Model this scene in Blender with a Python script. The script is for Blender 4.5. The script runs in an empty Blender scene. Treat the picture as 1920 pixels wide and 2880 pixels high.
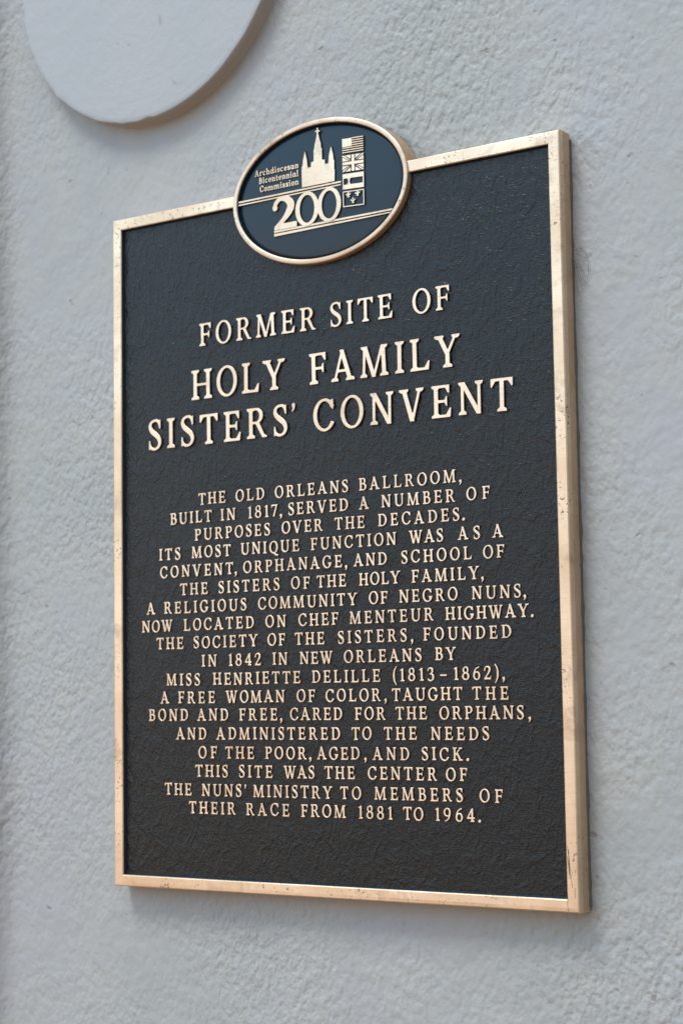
import bpy, bmesh, math, random
import numpy as np
from mathutils import Matrix, Vector

random.seed(7)
scene = bpy.context.scene
COL = scene.collection
ZC = 1.69                       # height of the plaque's middle above the street
TH = 0.018                      # plaque thickness; the wall is y = 0, the plaque's front y = -TH

# ---------------------------------------------------------------- camera
cam = bpy.data.cameras.new('camera')
cam_ob = bpy.data.objects.new('camera', cam); COL.objects.link(cam_ob)
r0, r1, r2 = (0.8196, 0.0146, 0.5728), (-0.0673, 0.9952, 0.0709), (-0.569, -0.0967, 0.8167)   # right, down, forward as (x, -z, y)
w = lambda v: Vector((v[0], v[2], -v[1])).normalized()
X, Y, Z = w(r0), -w(r1), -w(r2)
M = Matrix((X, Y, Z)).transposed().to_4x4()
M.translation = Vector((0.90477, -1.27016 - TH, ZC - 0.13498))
cam_ob.matrix_world = M
cam.sensor_fit = 'VERTICAL'; cam.sensor_height = 36.0; cam.sensor_width = 24.0
cam.lens = 36.0 * 5308.0 / 2880.0
cam.clip_start = 0.05; cam.clip_end = 400
cam.dof.use_dof = True
cam.dof.focus_distance = (Vector((0.13, -TH, ZC)) - M.translation).dot(-Z)
cam.dof.aperture_fstop = 7.5
scene.camera = cam_ob

# ---------------------------------------------------------------- sky and sun (open shade in a narrow street)
SUN_EL, SUN_AZ = math.radians(60), math.radians(-25)      # azimuth from the wall's normal, towards the left
world = bpy.data.worlds.new('World'); scene.world = world; world.use_nodes = True
nt = world.node_tree; nt.nodes.clear()
N = nt.nodes.new; L = nt.links.new
sky = N('ShaderNodeTexSky'); sky.sky_type = 'NISHITA'; sky.sun_disc = False
sky.sun_elevation = SUN_EL; sky.sun_rotation = math.pi + SUN_AZ
sky.air_density = 1.0; sky.dust_density = 2.0; sky.ozone_density = 1.5
# the houses across the street hide the sky near the horizon; its open end, ahead to the left, lets bright sky in
tc = N('ShaderNodeTexCoord'); sep = N('ShaderNodeSeparateXYZ'); L(tc.outputs['Generated'], sep.inputs[0])
def maprange(src, a, b, c=0., d=1., kind='SMOOTHSTEP'):
    m = N('ShaderNodeMapRange'); m.interpolation_type = kind
    for k, v in zip(('From Min', 'From Max', 'To Min', 'To Max'), (a, b, c, d)): m.inputs[k].default_value = v
    L(src, m.inputs['Value']); return m.outputs['Result']
cr = N('ShaderNodeValToRGB'); L(maprange(sep.outputs['Z'], -1, 1, 0, 1, 'LINEAR'), cr.inputs['Fac'])
el = cr.color_ramp.elements; el.new(.5); el.new(.5)
for e, (p, c) in zip(el, ((0., (.36, .25, .17)), (.46, (.42, .31, .23)), (.52, (.44, .36, .30)), (.62, (.42, .42, .44)))):
    e.position = p; e.color = (*c, 1)
sc10 = N('ShaderNodeVectorMath'); sc10.operation = 'SCALE'; sc10.inputs['Scale'].default_value = 7.0
L(cr.outputs['Color'], sc10.inputs[0])
mix = N('ShaderNodeMix'); mix.data_type = 'RGBA'
L(maprange(sep.outputs['Z'], .12, .50), mix.inputs['Factor'])
L(sc10.outputs[0], mix.inputs[6])
tint = N('ShaderNodeMix'); tint.data_type = 'RGBA'; tint.blend_type = 'MULTIPLY'; tint.inputs['Factor'].default_value = 1
tint.inputs[7].default_value = (.85, 1.0, 1.05, 1); L(sky.outputs['Color'], tint.inputs[6])
L(tint.outputs[2], mix.inputs[7])
dt = N('ShaderNodeVectorMath'); dt.operation = 'DOT_PRODUCT'; L(tc.outputs['Generated'], dt.inputs[0])
dt.inputs[1].default_value = Vector((-.62, -.74, .22)).normalized()
lc = N('ShaderNodeValToRGB'); L(maprange(sep.outputs['Z'], -.15, .45, 0, 1, 'LINEAR'), lc.inputs['Fac'])
el = lc.color_ramp.elements; el.new(.5); el.new(.5)
for e, (p, c) in zip(el, ((0., (.22, .12, .08)), (.12, (.42, .27, .19)), (.32, (1.0, .82, .66)), (.56, (.49, .79, 1.06)))):
    e.position = p; e.color = (*c, 1)
lo = N('ShaderNodeVectorMath'); lo.operation = 'SCALE'; L(lc.outputs['Color'], lo.inputs[0])
L(maprange(dt.outputs['Value'], .60, .95, 0, 11.0), lo.inputs['Scale'])
ad = N('ShaderNodeVectorMath'); ad.operation = 'ADD'; L(mix.outputs[2], ad.inputs[0]); L(lo.outputs[0], ad.inputs[1])
bg = N('ShaderNodeBackground'); bg.inputs['Strength'].default_value = 0.12
L(ad.outputs[0], bg.inputs['Color'])
wo = N('ShaderNodeOutputWorld'); L(bg.outputs[0], wo.inputs['Surface'])

sl = bpy.data.lights.new('sun', 'SUN'); sl.energy = 2.0; sl.angle = math.radians(20); sl.color = (1.0, 0.95, 0.88)
so = bpy.data.objects.new('sun', sl); COL.objects.link(so)
sd = Vector((math.sin(SUN_AZ) * math.cos(SUN_EL), -math.cos(SUN_AZ) * math.cos(SUN_EL), math.sin(SUN_EL)))
so.rotation_euler = sd.to_track_quat('Z', 'Y').to_euler()
so.location = sd * 8

scene.view_settings.view_transform = 'Standard'; scene.view_settings.look = 'None'
scene.view_settings.exposure = 0.22; scene.view_settings.gamma = 1.0
scene.view_settings.use_curve_mapping = False
scene.cycles.use_denoising = True
scene.cycles.max_bounces = 8

# ---------------------------------------------------------------- lettering
# Every roman letter is drawn from stems, bowls and serifs as a distance field,
# its outline traced and then raised as cast metal.
def sd_poly(X, Y, pts):
    d = np.full(X.shape, 1e9); inside = np.zeros(X.shape, bool)
    n = len(pts)
    for i in range(n):
        ax, ay = pts[i]; bx, by = pts[(i + 1) % n]
        ex, ey = bx - ax, by - ay
        l = ex * ex + ey * ey
        if l < 1e-14: continue
        wx, wy = X - ax, Y - ay
        t = np.clip((wx * ex + wy * ey) / l, 0, 1)
        d = np.minimum(d, (wx - ex * t) ** 2 + (wy - ey * t) ** 2)
        if abs(ey) > 1e-12:
            c = ((ay > Y) != (by > Y)) & (X < ex * (Y - ay) / ey + ax)
            inside ^= c
    d = np.sqrt(d)
    return np.where(inside, -d, d)

def ell(cx, cy, rx, ry, n=56, a0=0.0, a1=2 * math.pi):
    return [(cx + rx * math.cos(a0 + (a1 - a0) * i / n), cy + ry * math.sin(a0 + (a1 - a0) * i / n)) for i in range(n + (a1 - a0 < 6.28))]

def spline(pts, n=10):
    out = []
    P = [pts[0]] + list(pts) + [pts[-1]]
    for i in range(1, len(P) - 2):
        p0, p1, p2, p3 = (np.array(P[i + k], float) for k in (-1, 0, 1, 2))
        for j in range(n):
            t = j / n
            out.append(0.5 * ((2 * p1) + (-p0 + p2) * t + (2 * p0 - 5 * p1 + 4 * p2 - p3) * t * t + (-p0 + 3 * p1 - 3 * p2 + p3) * t ** 3))
    out.append(np.array(P[-2], float))
    return out

class Glyph:
    def __init__(self, S, T):
        self.S, self.T, self.ops, self.w = S, T, [], 0.6
    def add(self, pts): self.ops.append(('+', pts)); return self
    def cut(self, pts): self.ops.append(('-', pts)); return self
    def ringop(self, o, i): self.ops.append(('o', o, i)); return self
    def path(self, pts): self.ops.append(('p', spline(pts))); return self
    def serif(self, x, y, half, up=1, l=1, r=1):
        h = 0.058 + self.T * .15; b = .045
        xl, xr = x - half * l, x + half * r
        il, ir = x - half * .45 * l, x + half * .45 * r
        f = lambda v: y + up * v
        return self.add([(xl, f(0)), (xr, f(0)), (xr - .012 * r, f(h)), (ir, f(h + b)), (il, f(h + b)), (xl + .012 * l, f(h))])
    def stem(self, x, y0=0., y1=1., bot=1, top=1, w=None, sl=.095):
        w = w or self.S
        self.add([(x - w / 2, y0), (x + w / 2, y0), (x + w / 2, y1), (x - w / 2, y1)])
        if bot: self.serif(x, y0, w / 2 + sl, 1)
        if top: self.serif(x, y1, w / 2 + sl, -1)
        return self
    def diag(self, x0, y0, x1, y1, w):
        return self.add([(x0 - w / 2, y0), (x0 + w / 2, y0), (x1 + w / 2, y1), (x1 - w / 2, y1)])
    def ring(self, cx, cy, rx, ry, S=None, T=None):
        S = S or self.S; T = T or self.T
        return self.ringop(ell(cx, cy, rx, ry), ell(cx, cy, rx - S, ry - T))
    def bowl(self, xs, xm, xr, y0, y1, S=None, T=None):
        S = S or self.S; T = T or self.T * .9; cy = (y0 + y1) / 2; ry = (y1 - y0) / 2
        o = [(xs, y0)] + ell(xm, cy, xr - xm, ry, 30, -math.pi / 2, math.pi / 2) + [(xs, y1)]
        i = [(xs - .02, y0 + T)] + ell(xm, cy, xr - xm - S, ry - T, 30, -math.pi / 2, math.pi / 2) + [(xs - .02, y1 - T)]
        return self.ringop(o, i)
    def field(self, X, Y):
        D = np.full(X.shape, 1e3)
        for op in self.ops:
            if op[0] == '+': D = np.minimum(D, sd_poly(X, Y, op[1]))
            elif op[0] == '-': D = np.maximum(D, -sd_poly(X, Y, op[1]))
            elif op[0] == 'o': D = np.minimum(D, np.maximum(sd_poly(X, Y, op[1]), -sd_poly(X, Y, op[2])))
            else:
                P = op[1]
                for a, b in zip(P[:-1], P[1:]):
                    ex, ey = b[0] - a[0], b[1] - a[1]
                    t = np.clip(((X - a[0]) * ex + (Y - a[1]) * ey) / (ex * ex + ey * ey + 1e-12), 0, 1)
                    D = np.minimum(D, np.hypot(X - a[0] - ex * t, Y - a[1] - ey * t) - (a[2] + (b[2] - a[2]) * t))
        return D

def make_glyph(ch, S, T):
    g = Glyph(S, T); s2 = S / 2; t2 = T / 2
    if ch == 'I': g.stem(.095 + s2); g.w = S + .19
    elif ch in 'EFL':
        x = .095 + s2; xr = .62; g.stem(x)
        if ch in 'EF':
            g.add([(x, 1 - T), (xr, 1 - T), (xr, 1), (x, 1)])
            g.add([(xr - .05, 1), (xr + .012, 1), (xr + .012, .74), (xr - .03, .74), (xr - .13, 1 - T)])
            g.add([(x, .5 - t2), (xr - .12, .5 - t2), (xr - .12, .5 + t2), (x, .5 + t2)])
            g.add([(xr - .16, .5 + .03), (xr - .11, .5 + .15), (xr - .07, .5 + .15), (xr - .07, .5 - .15), (xr - .11, .5 - .15), (xr - .16, .5 - .03)])
        if ch in 'EL':
            xr = .66
            g.add([(x, 0), (xr, 0), (xr, T), (x, T)])
            g.add([(xr - .15, T), (xr - .025, .28), (xr + .03, .28), (xr, 0), (xr - .06, 0)])
        g.w = {'E': .69, 'F': .63, 'L': .69}[ch]
    elif ch == 'T':
        g.stem(.37, top=0); g.add([(.02, 1 - T), (.72, 1 - T), (.72, 1), (.02, 1)])
        g.add([(0, 1), (.06, 1), (.16, 1 - T), (.04, .74), (0, .74)]); g.add([(.74, 1), (.68, 1), (.58, 1 - T), (.70, .74), (.74, .74)])
        g.w = .74
    elif ch == 'H':
        a, b = .095 + s2, .72 - s2 + .05; g.stem(a); g.stem(b); g.add([(a, .5 - t2), (b, .5 - t2), (b, .5 + t2), (a, .5 + t2)]); g.w = b + s2 + .095
    elif ch == 'A':
        g.diag(.115, 0, .405, .97, T * 1.1); g.diag(.70, 0, .385, 1.02, S * 1.08)
        g.add([(.2, .29), (.6, .29), (.57, .29 + T), (.23, .29 + T)]); g.serif(.115, 0, t2 + .1); g.serif(.70, 0, s2 + .1); g.w = .70 + s2 + .1
    elif ch == 'V':
        g.diag(.13, 1, .42, -.02, S * 1.08); g.diag(.70, 1, .44, .03, T * 1.1); g.serif(.13, 1, s2 + .1, -1); g.serif(.70, 1, t2 + .1, -1); g.w = .80 + t2
    elif ch == 'W':
        g.diag(.12, 1, .36, -.02, S); g.diag(.60, 1, .39, .0, T * 1.1); g.diag(.54, 1, .78, -.02, S); g.diag(1.0, 1, .80, .02, T * 1.1)
        g.serif(.12, 1, s2 + .09, -1); g.serif(.55, 1, s2 + .07, -1); g.serif(1.0, 1, t2 + .09, -1); g.w = 1.09 + t2
    elif ch == 'M':
        g.diag(.11, 0, .15, 1, T * 1.15); g.diag(.165, 1, .49, -.01, S); g.diag(.49, .0, .80, 1, T * 1.1); g.diag(.87, 0, .83, 1, S)
        g.serif(.11, 0, t2 + .09); g.serif(.87, 0, s2 + .09); g.serif(.14, 1, .13, -1, 1, .6); g.serif(.84, 1, s2 + .09, -1, .5, 1); g.w = .96 + s2
    elif ch == 'N':
        g.stem(.13, w=T * 1.2, sl=.09, top=0); g.stem(.70, w=T * 1.2, bot=0, sl=.09); g.diag(.13, 1, .69, -.01, S * 1.1); g.serif(.12, 1, .13, -1, 1, .5); g.w = .79 + t2
    elif ch == 'O': g.ring(.42, .5, .42, .525, S, T * .95); g.w = .84
    elif ch == 'Q':
        g.ring(.42, .5, .42, .525, S, T * .95); g.path([(.36, .06, t2), (.5, -.02, S * .35), (.66, -.15, S * .42), (.84, -.18, t2 * .6)]); g.w = .84
    elif ch in 'CG':
        g.ring(.42, .5, .42, .525, S, T)
        if ch == 'C':
            g.cut([(.46, .36), (1.2, .10), (1.2, .88), (.46, .66)])
            g.add([(.655, .80), (.715, .665), (.755, .665), (.755, .985), (.725, .985), (.58, .95)]); g.w = .78
        else:
            g.cut([(.46, .42), (1.2, .42), (1.2, .88), (.46, .66)])
            g.add([(.655, .80), (.715, .665), (.755, .665), (.755, .985), (.725, .985), (.58, .95)])
            g.add([(.74 - S, .06), (.74, .12), (.74, .42), (.74 - S, .42)]); g.serif(.74 - s2, .44, s2 + .085, -1); g.w = .84
    elif ch == 'D': g.stem(.095 + s2); g.bowl(.095 + s2, .34, .80, 0, 1); g.w = .80
    elif ch == 'P': g.stem(.095 + s2); g.bowl(.095 + s2, .36, .66, .44, 1); g.w = .66
    elif ch == 'R':
        g.stem(.095 + s2); g.bowl(.095 + s2, .36, .65, .47, 1)
        g.add([(.33, .52), (.33 + S * 1.1, .52), (.70, .09), (.80, .05), (.80, 0), (.62, 0)]); g.w = .80
    elif ch == 'B': g.stem(.095 + s2); g.bowl(.095 + s2, .35, .61, .50, 1, S * .95); g.bowl(.095 + s2, .36, .68, 0, .50 + T * .8); g.w = .68
    elif ch == 'S':
        g.path([(.49, .80, t2 * .8), (.42, .945, t2), (.29, .985, t2), (.14, .93, S * .34), (.085, .78, S * .45), (.16, .63, S * .54), (.30, .52, S * .58), (.44, .39, S * .54), (.495, .23, S * .46), (.43, .08, S * .34), (.28, .015, t2), (.14, .055, t2), (.065, .2, t2 * .8)])
        g.add([(.47, .70), (.525, .70), (.525, 1.0), (.49, 1.0), (.44, .90)]); g.add([(.04, .31), (.085, .31), (.13, .1), (.08, 0), (.04, 0)]); g.w = .57
    elif ch == 'U':
        a, b = .095 + s2, .71; g.stem(a, .3, 1, 0, 1); g.stem(b, .3, 1, 0, 1, T * 1.2)
        xa, xb = a - s2, b + t2 * 1.2; c = (xa + xb) / 2; i0, i1 = xa + S, xb - T * 1.2; ci = (i0 + i1) / 2
        g.ringop(ell(c, .31, (xb - xa) / 2, .335, 30, math.pi, 2 * math.pi), [(i0, .33)] + ell(ci, .31, (i1 - i0) / 2, .335 - T * 1.15, 30, math.pi, 2 * math.pi) + [(i1, .33)]); g.w = b + t2 + .1
    elif ch == 'Y':
        g.diag(.12, 1, .40, .42, S * 1.1); g.diag(.70, 1, .42, .44, T * 1.15); g.stem(.41, 0, .48, 1, 0); g.serif(.12, 1, s2 + .1, -1); g.serif(.70, 1, t2 + .1, -1); g.w = .80 + t2
    elif ch == 'K':
        g.stem(.095 + s2); g.diag(.66, 1, .22, .40, T * 1.25); g.diag(.68, 0, .36, .58, S * 1.1); g.serif(.66, 1, t2 + .1, -1); g.serif(.68, 0, s2 + .1); g.w = .78 + s2
    elif ch == '1':
        g.stem(.26, top=0); g.add([(.26 - s2 - .13, .84), (.26 - s2, .84), (.26 + s2, 1.0), (.26, 1.0), (.26 - s2 - .13, .89)]); g.w = .26 + s2 + .095
    elif ch == '8':
        g.ring(.33, .755, .255, .265, S * .85, T * .9); g.ring(.33, .27, .31, .295, S * .95, T * .9); g.w = .64
    elif ch == '2':
        g.path([(.09, .70, S * .36), (.10, .84, t2), (.20, .965, t2), (.34, .975, t2 * 1.1), (.48, .86, S * .48), (.48, .68, S * .5), (.34, .42, S * .36), (.10, .10, t2)])
        g.add([(.03, 0), (.58, 0), (.62, .28), (.575, .28), (.52, .13), (.06, .13), (.03, .06)]); g.w = .62
    elif ch == '3':
        g.path([(.07, .80, S * .3), (.14, .95, t2), (.28, .98, t2), (.43, .88, S * .46), (.43, .70, S * .46), (.32, .57, t2 * .9), (.22, .54, t2 * .8)])
        g.path([(.22, .54, t2 * .8), (.36, .52, t2), (.49, .38, S * .5), (.49, .18, S * .5), (.36, .03, t2), (.2, .015, t2), (.07, .12, S * .3)]); g.w = .58
    elif ch == '4':
        g.diag(.45, 1, .06, .28, T * 1.3); g.add([(.02, .23), (.66, .23), (.66, .23 + T * 1.15), (.02, .23 + T * 1.15)]); g.stem(.45, 0, 1, 1, 0); g.w = .66
    elif ch in '69':
        g.ring(.33, .32, .30, .335, S * .9, T * .9); g.path([(.03 + S * .45, .32, S * .45), (.09 + S * .35, .60, S * .44), (.27, .86, S * .3), (.50, .985, t2)])
        if ch == '9':
            for k, op in enumerate(g.ops):
                rot = lambda q: [(.63 - p[0], 1 - p[1]) + tuple(p[2:]) for p in q]
                g.ops[k] = (op[0],) + tuple(rot(q) for q in op[1:])
        g.w = .64
    elif ch == '7':
        g.add([(.04, .88), (.58, .88), (.60, 1), (.04, 1)]); g.add([(0.02, 1), (.07, 1), (.13, .88), (.06, .70), (.02, .70)]); g.add([(.46, .92), (.60, .95), (.60, 1), (.30, 0), (.30 - S, 0)]); g.w = .60
    elif ch in ",'":
        y = 0 if ch == ',' else .92
        if ch == ',': g.path([(.15, .07, .105), (.19, .02, .08), (.19, -.08, .055), (.10, -.22, .03)]); g.w = .28
        else: g.path([(.13, .93, .085), (.14, .86, .065), (.13, .76, .045), (.07, .66, .025)]); g.w = .22
    elif ch == '.': g.path([(.13, .085, .115), (.131, .086, .115)]); g.w = .26
    elif ch == '-': g.add([(0, .34), (.56, .34), (.56, .46), (0, .46)]); g.w = .56
    elif ch in '()':
        P = [(.32, 1.16, .035), (.14, .86, .06), (.09, .45, .075), (.14, .06, .06), (.30, -.26, .035)]
        g.path(P if ch == '(' else [(.36 - x, y, r) for x, y, r in P]); g.w = .36
    return g

def trace(D, xs, ys):
    """closed outlines of D < 0 (marching squares)"""
    nx, ny = len(xs), len(ys); nxt = {}; P = {}
    def pt(k):
        if k in P: return
        i, j, h = k
        a = D[j, i]; b = D[j, i + 1] if h else D[j + 1, i]
        t = min(.98, max(.02, a / (a - b)))
        P[k] = (xs[i] + (xs[i + 1] - xs[i]) * t, ys[j]) if h else (xs[i], ys[j] + (ys[j + 1] - ys[j]) * t)
    I = D < 0
    tot = I[:-1, :-1] * 1 + I[:-1, 1:] * 2 + I[1:, 1:] * 4 + I[1:, :-1] * 8
    tab = {1: ['LB'], 2: ['BR'], 3: ['LR'], 4: ['RT'], 5: ['LB', 'RT'], 6: ['BT'], 7: ['LT'], 8: ['TL'], 9: ['TB'], 10: ['BR', 'TL'], 11: ['TR'], 12: ['RL'], 13: ['RB'], 14: ['BL']}
    for j, i in zip(*np.nonzero((tot > 0) & (tot < 15))):
        key = {'B': (i, j, 1), 'T': (i, j + 1, 1), 'L': (i, j, 0), 'R': (i + 1, j, 0)}
        for a, b in tab[int(tot[j, i])]:
            pt(key[a]); pt(key[b]); nxt[key[a]] = key[b]
    loops = []
    while nxt:
        k = next(iter(nxt)); L = []
        while k in nxt:
            L.append(P[k]); k = nxt.pop(k)
        if len(L) > 3: loops.append(simplify(L))
    return [l for l in loops if len(l) > 2]

def simplify(L, eps=.0035):
    def rdp(p):
        if len(p) < 3: return p
        a, b = np.array(p[0]), np.array(p[-1]); q = np.array(p[1:-1]); e = b - a; l = np.hypot(*e)
        d = np.abs(e[0] * (q[:, 1] - a[1]) - e[1] * (q[:, 0] - a[0])) / l if l > 1e-9 else np.hypot(*(q - a).T)
        k = int(d.argmax())
        if d[k] < eps: return [p[0], p[-1]]
        return rdp(p[:k + 2])[:-1] + rdp(p[k + 1:])
    h = len(L) // 2
    return rdp(L[:h + 1])[:-1] + rdp(L[h:] + L[:1])[:-1]

def outline(ch, S, T, cells):
    g = make_glyph(ch, S, T); m = .08
    xs = np.arange(-m, g.w + .2, 1 / cells); ys = np.arange(-.34, 1.26, 1 / cells)
    X, Y = np.meshgrid(xs, ys)
    D = g.field(X, Y)
    D = np.minimum(D, 1.) - .004
    return trace(D, xs, ys), g.w

# baseline height and each word with where it starts and ends, in mm from the middle of the plaque
LINES = [
    (171.8, [('FORMER', -131.3, -5.0), ('SITE', 9.2, 72.2), ('OF', 91.1, 126.7)]),
    (125.0, [('HOLY', -140.8, -37.8), ('FAMILY', -12.7, 135.4)]),
    (84.8, [('SISTERS', -190.9, -35.5), ("'", -32.3, -27.1), ('CONVENT', -9.5, 182.9)]),
    (32.0, [('THE', -134.2, -103.7), ('OLD', -93.2, -61.5), ('ORLEANS', -51.0, 25.1), ('BALLROOM', 35.2, 128.7), (',', 130.7, 134.5)]),
    (16.6, [('BUILT', -166.3, -119.0), ('IN', -109.8, -93.1), ('1817', -80.4, -47.8), (',', -46.6, -43.4), ('SERVED', -37.2, 24.6), ('A', 35.1, 45.4), ('NUMBER', 57.2, 127.7), ('OF', 137.7, 159.6)]),
    (1.2, [('PURPOSES', -138.8, -55.9), ('OVER', -44.3, -1.3), ('THE', 10.4, 41.0), ('DECADES', 53.4, 131.5), ('.', 133.2, 136.3)]),
    (-14.3, [('ITS', -179.5, -154.5), ('MOST', -142.2, -98.4), ('UNIQUE', -88.1, -25.4), ('FUNCTION', -14.3, 71.3), ('WAS', 83.5, 116.1), ('AS', 129.2, 150.1), ('A', 160.4, 171.2)]),
    (-30.0, [('CONVENT', -178.3, -96.0), (',', -95.5, -92.9), ('ORPHANAGE', -85.7, 17.8), (',', 19.5, 23.7), ('AND', 28.9, 62.1), ('SCHOOL', 75.3, 142.0), ('OF', 151.7, 171.3)]),
    (-45.9, [('THE', -155.6, -124.0), ('SISTERS', -112.8, -46.5), ('OF', -35.1, -15.1), ('THE', -8.6, 21.7), ('HOLY', 33.8, 74.7), ('FAMILY', 84.8, 148.4), (',', 149.0, 152.6)]),
    (-61.6, [('A', -194.5, -183.4), ('RELIGIOUS', -174.1, -81.9), ('COMMUNITY', -70.1, 32.5), ('OF', 43.3, 62.2), ('NEGRO', 72.8, 128.3), ('NUNS', 140.9, 185.4), (',', 186.4, 190.8)]),
    (-77.1, [('NOW', -199.5, -163.8), ('LOCATED', -151.8, -74.2), ('ON', -62.5, -40.3), ('CHEF', -27.9, 13.3), ('MENTEUR', 24.1, 105.4), ('HIGHWAY', 115.9, 191.9), ('.', 192.8, 195.9)]),
    (-92.7, [('THE', -182.8, -151.7), ('SOCIETY', -140.9, -70.2), ('OF', -60.5, -41.3), ('THE', -31.8, -1.0), ('SISTERS', 12.0, 80.0), (',', 82.6, 85.4), ('FOUNDED', 94.9, 176.2)]),
    (-108.7, [('IN', -132.1, -115.0), ('1842', -103.0, -67.0), ('IN', -55.5, -39.3), ('NEW', -26.9, 7.1), ('ORLEANS', 17.7, 93.7), ('BY', 105.6, 125.9)]),
    (-124.5, [('MISS', -171.4, -133.3), ('HENRIETTE', -119.8, -26.0), ('DELILLE', -14.9, 53.8), ('(', 65.6, 69.7), ('1813', 71.7, 105.0), ('-', 110.0, 116.8), ('1862', 122.2, 157.4), (')', 160.4, 163.5), (',', 166.0, 169.1)]),
    (-140.1, [('A', -178.4, -168.3), ('FREE', -158.7, -116.9), ('WOMAN', -105.6, -42.7), ('OF', -30.7, -11.3), ('COLOR', -1.3, 53.8), (',', 56.2, 59.9), ('TAUGHT', 64.2, 130.7), ('THE', 139.4, 172.5)]),
    (-155.1, [('BOND', -192.1, -147.0), ('AND', -137.2, -102.7), ('FREE', -91.6, -50.3), (',', -48.8, -44.8), ('CARED', -37.8, 15.8), ('FOR', 27.7, 58.2), ('THE', 67.3, 97.7), ('ORPHANS', 108.6, 185.5), (',', 188.2, 191.9)]),
    (-171.2, [('AND', -161.0, -126.8), ('ADMINISTERED', -116.4, 13.4), ('TO', 24.2, 44.5), ('THE', 55.8, 87.8), ('NEEDS', 100.6, 154.4)]),
    (-187.3, [('OF', -136.3, -115.4), ('THE', -106.9, -75.2), ('POOR', -64.3, -20.9), (',', -19.3, -15.6), ('AGED', -10.6, 32.5), (',', 35.7, 39.1), ('AND', 44.6, 80.4), ('SICK', 91.4, 130.1), ('.', 132.5, 135.9)]),
    (-203.0, [('THIS', -139.9, -103.6), ('SITE', -92.4, -56.1), ('WAS', -44.8, -12.9), ('THE', -3.3, 27.5), ('CENTER', 39.5, 105.8), ('OF', 113.6, 133.6)]),
    (-219.2, [('THE', -174.2, -143.6), ('NUNS', -132.7, -89.1), ("'", -87.1, -83.8), ('MINISTRY', -77.1, 4.9), ('TO', 12.2, 33.4), ('MEMBERS', 45.8, 129.4), ('OF', 143.8, 165.0)]),
    (-234.5, [('THEIR', -147.2, -95.8), ('RACE', -85.1, -39.0), ('FROM', -27.7, 17.9), ('1881', 29.2, 63.3), ('TO', 73.0, 92.6), ('1964', 102.5, 139.8), ('.', 142.0, 145.3)]),
]

# ---------------------------------------------------------------- materials
def mat(name):
    m = bpy.data.materials.new(name); m.use_nodes = True
    t = m.node_tree; b = t.nodes['Principled BSDF']
    return m, t, b

def nd(t, typ, **kw):
    n = t.nodes.new(typ)
    for k, v in kw.items():
        if k in n.inputs: n.inputs[k].default_value = v
        else: setattr(n, k, v)
    return n

def coords(t, scale=(1, 1, 1), rot=(0, 0, 0)):
    g = nd(t, 'ShaderNodeNewGeometry'); mp = nd(t, 'ShaderNodeMapping')
    mp.inputs['Scale'].default_value = scale; mp.inputs['Rotation'].default_value = rot
    t.links.new(g.outputs['Position'], mp.inputs['Vector'])
    return mp.outputs['Vector']

def noise(t, vec, scale, detail=3, rough=.55, dist=0.):
    n = nd(t, 'ShaderNodeTexNoise', Scale=scale, Detail=detail, Roughness=rough, Distortion=dist)
    t.links.new(vec, n.inputs['Vector']); return n.outputs['Fac']

def ramp(t, fac, stops):
    r = nd(t, 'ShaderNodeValToRGB'); e = r.color_ramp.elements
    while len(e) < len(stops): e.new(.5)
    for i, (p, c) in enumerate(stops):
        e[i].position = p; e[i].color = c if len(c) == 4 else (*c, 1)
    t.links.new(fac, r.inputs['Fac']); return r.outputs['Color']

def math_(t, op, a, b=None, clamp=False):
    n = nd(t, 'ShaderNodeMath', operation=op, use_clamp=clamp)
    for i, v in enumerate((a, b)):
        if v is None: continue
        if isinstance(v, (int, float)): n.inputs[i].default_value = v
        else: t.links.new(v, n.inputs[i])
    return n.outputs[0]

def mixc(t, fac, a, b, mode='MIX'):
    n = nd(t, 'ShaderNodeMix', data_type='RGBA', blend_type=mode)
    for k, v in (('Factor', fac), ('A', a), ('B', b)):
        s = [i for i in n.inputs if i.name == k and (i.type == 'RGBA' if k != 'Factor' else i.type == 'VALUE')][0]
        if isinstance(v, (int, float)): s.default_value = v
        elif isinstance(v, tuple): s.default_value = (*v, 1)
        else: t.links.new(v, s)
    return [o for o in n.outputs if o.type == 'RGBA'][0]

def bump(t, b, h, strength=1., dist=.001, prev=None):
    n = nd(t, 'ShaderNodeBump', Strength=strength, Distance=dist)
    t.links.new(h, n.inputs['Height'])
    if prev: t.links.new(prev, n.inputs['Normal'])
    t.links.new(n.outputs[0], b.inputs['Normal']); return n.outputs[0]

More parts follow.
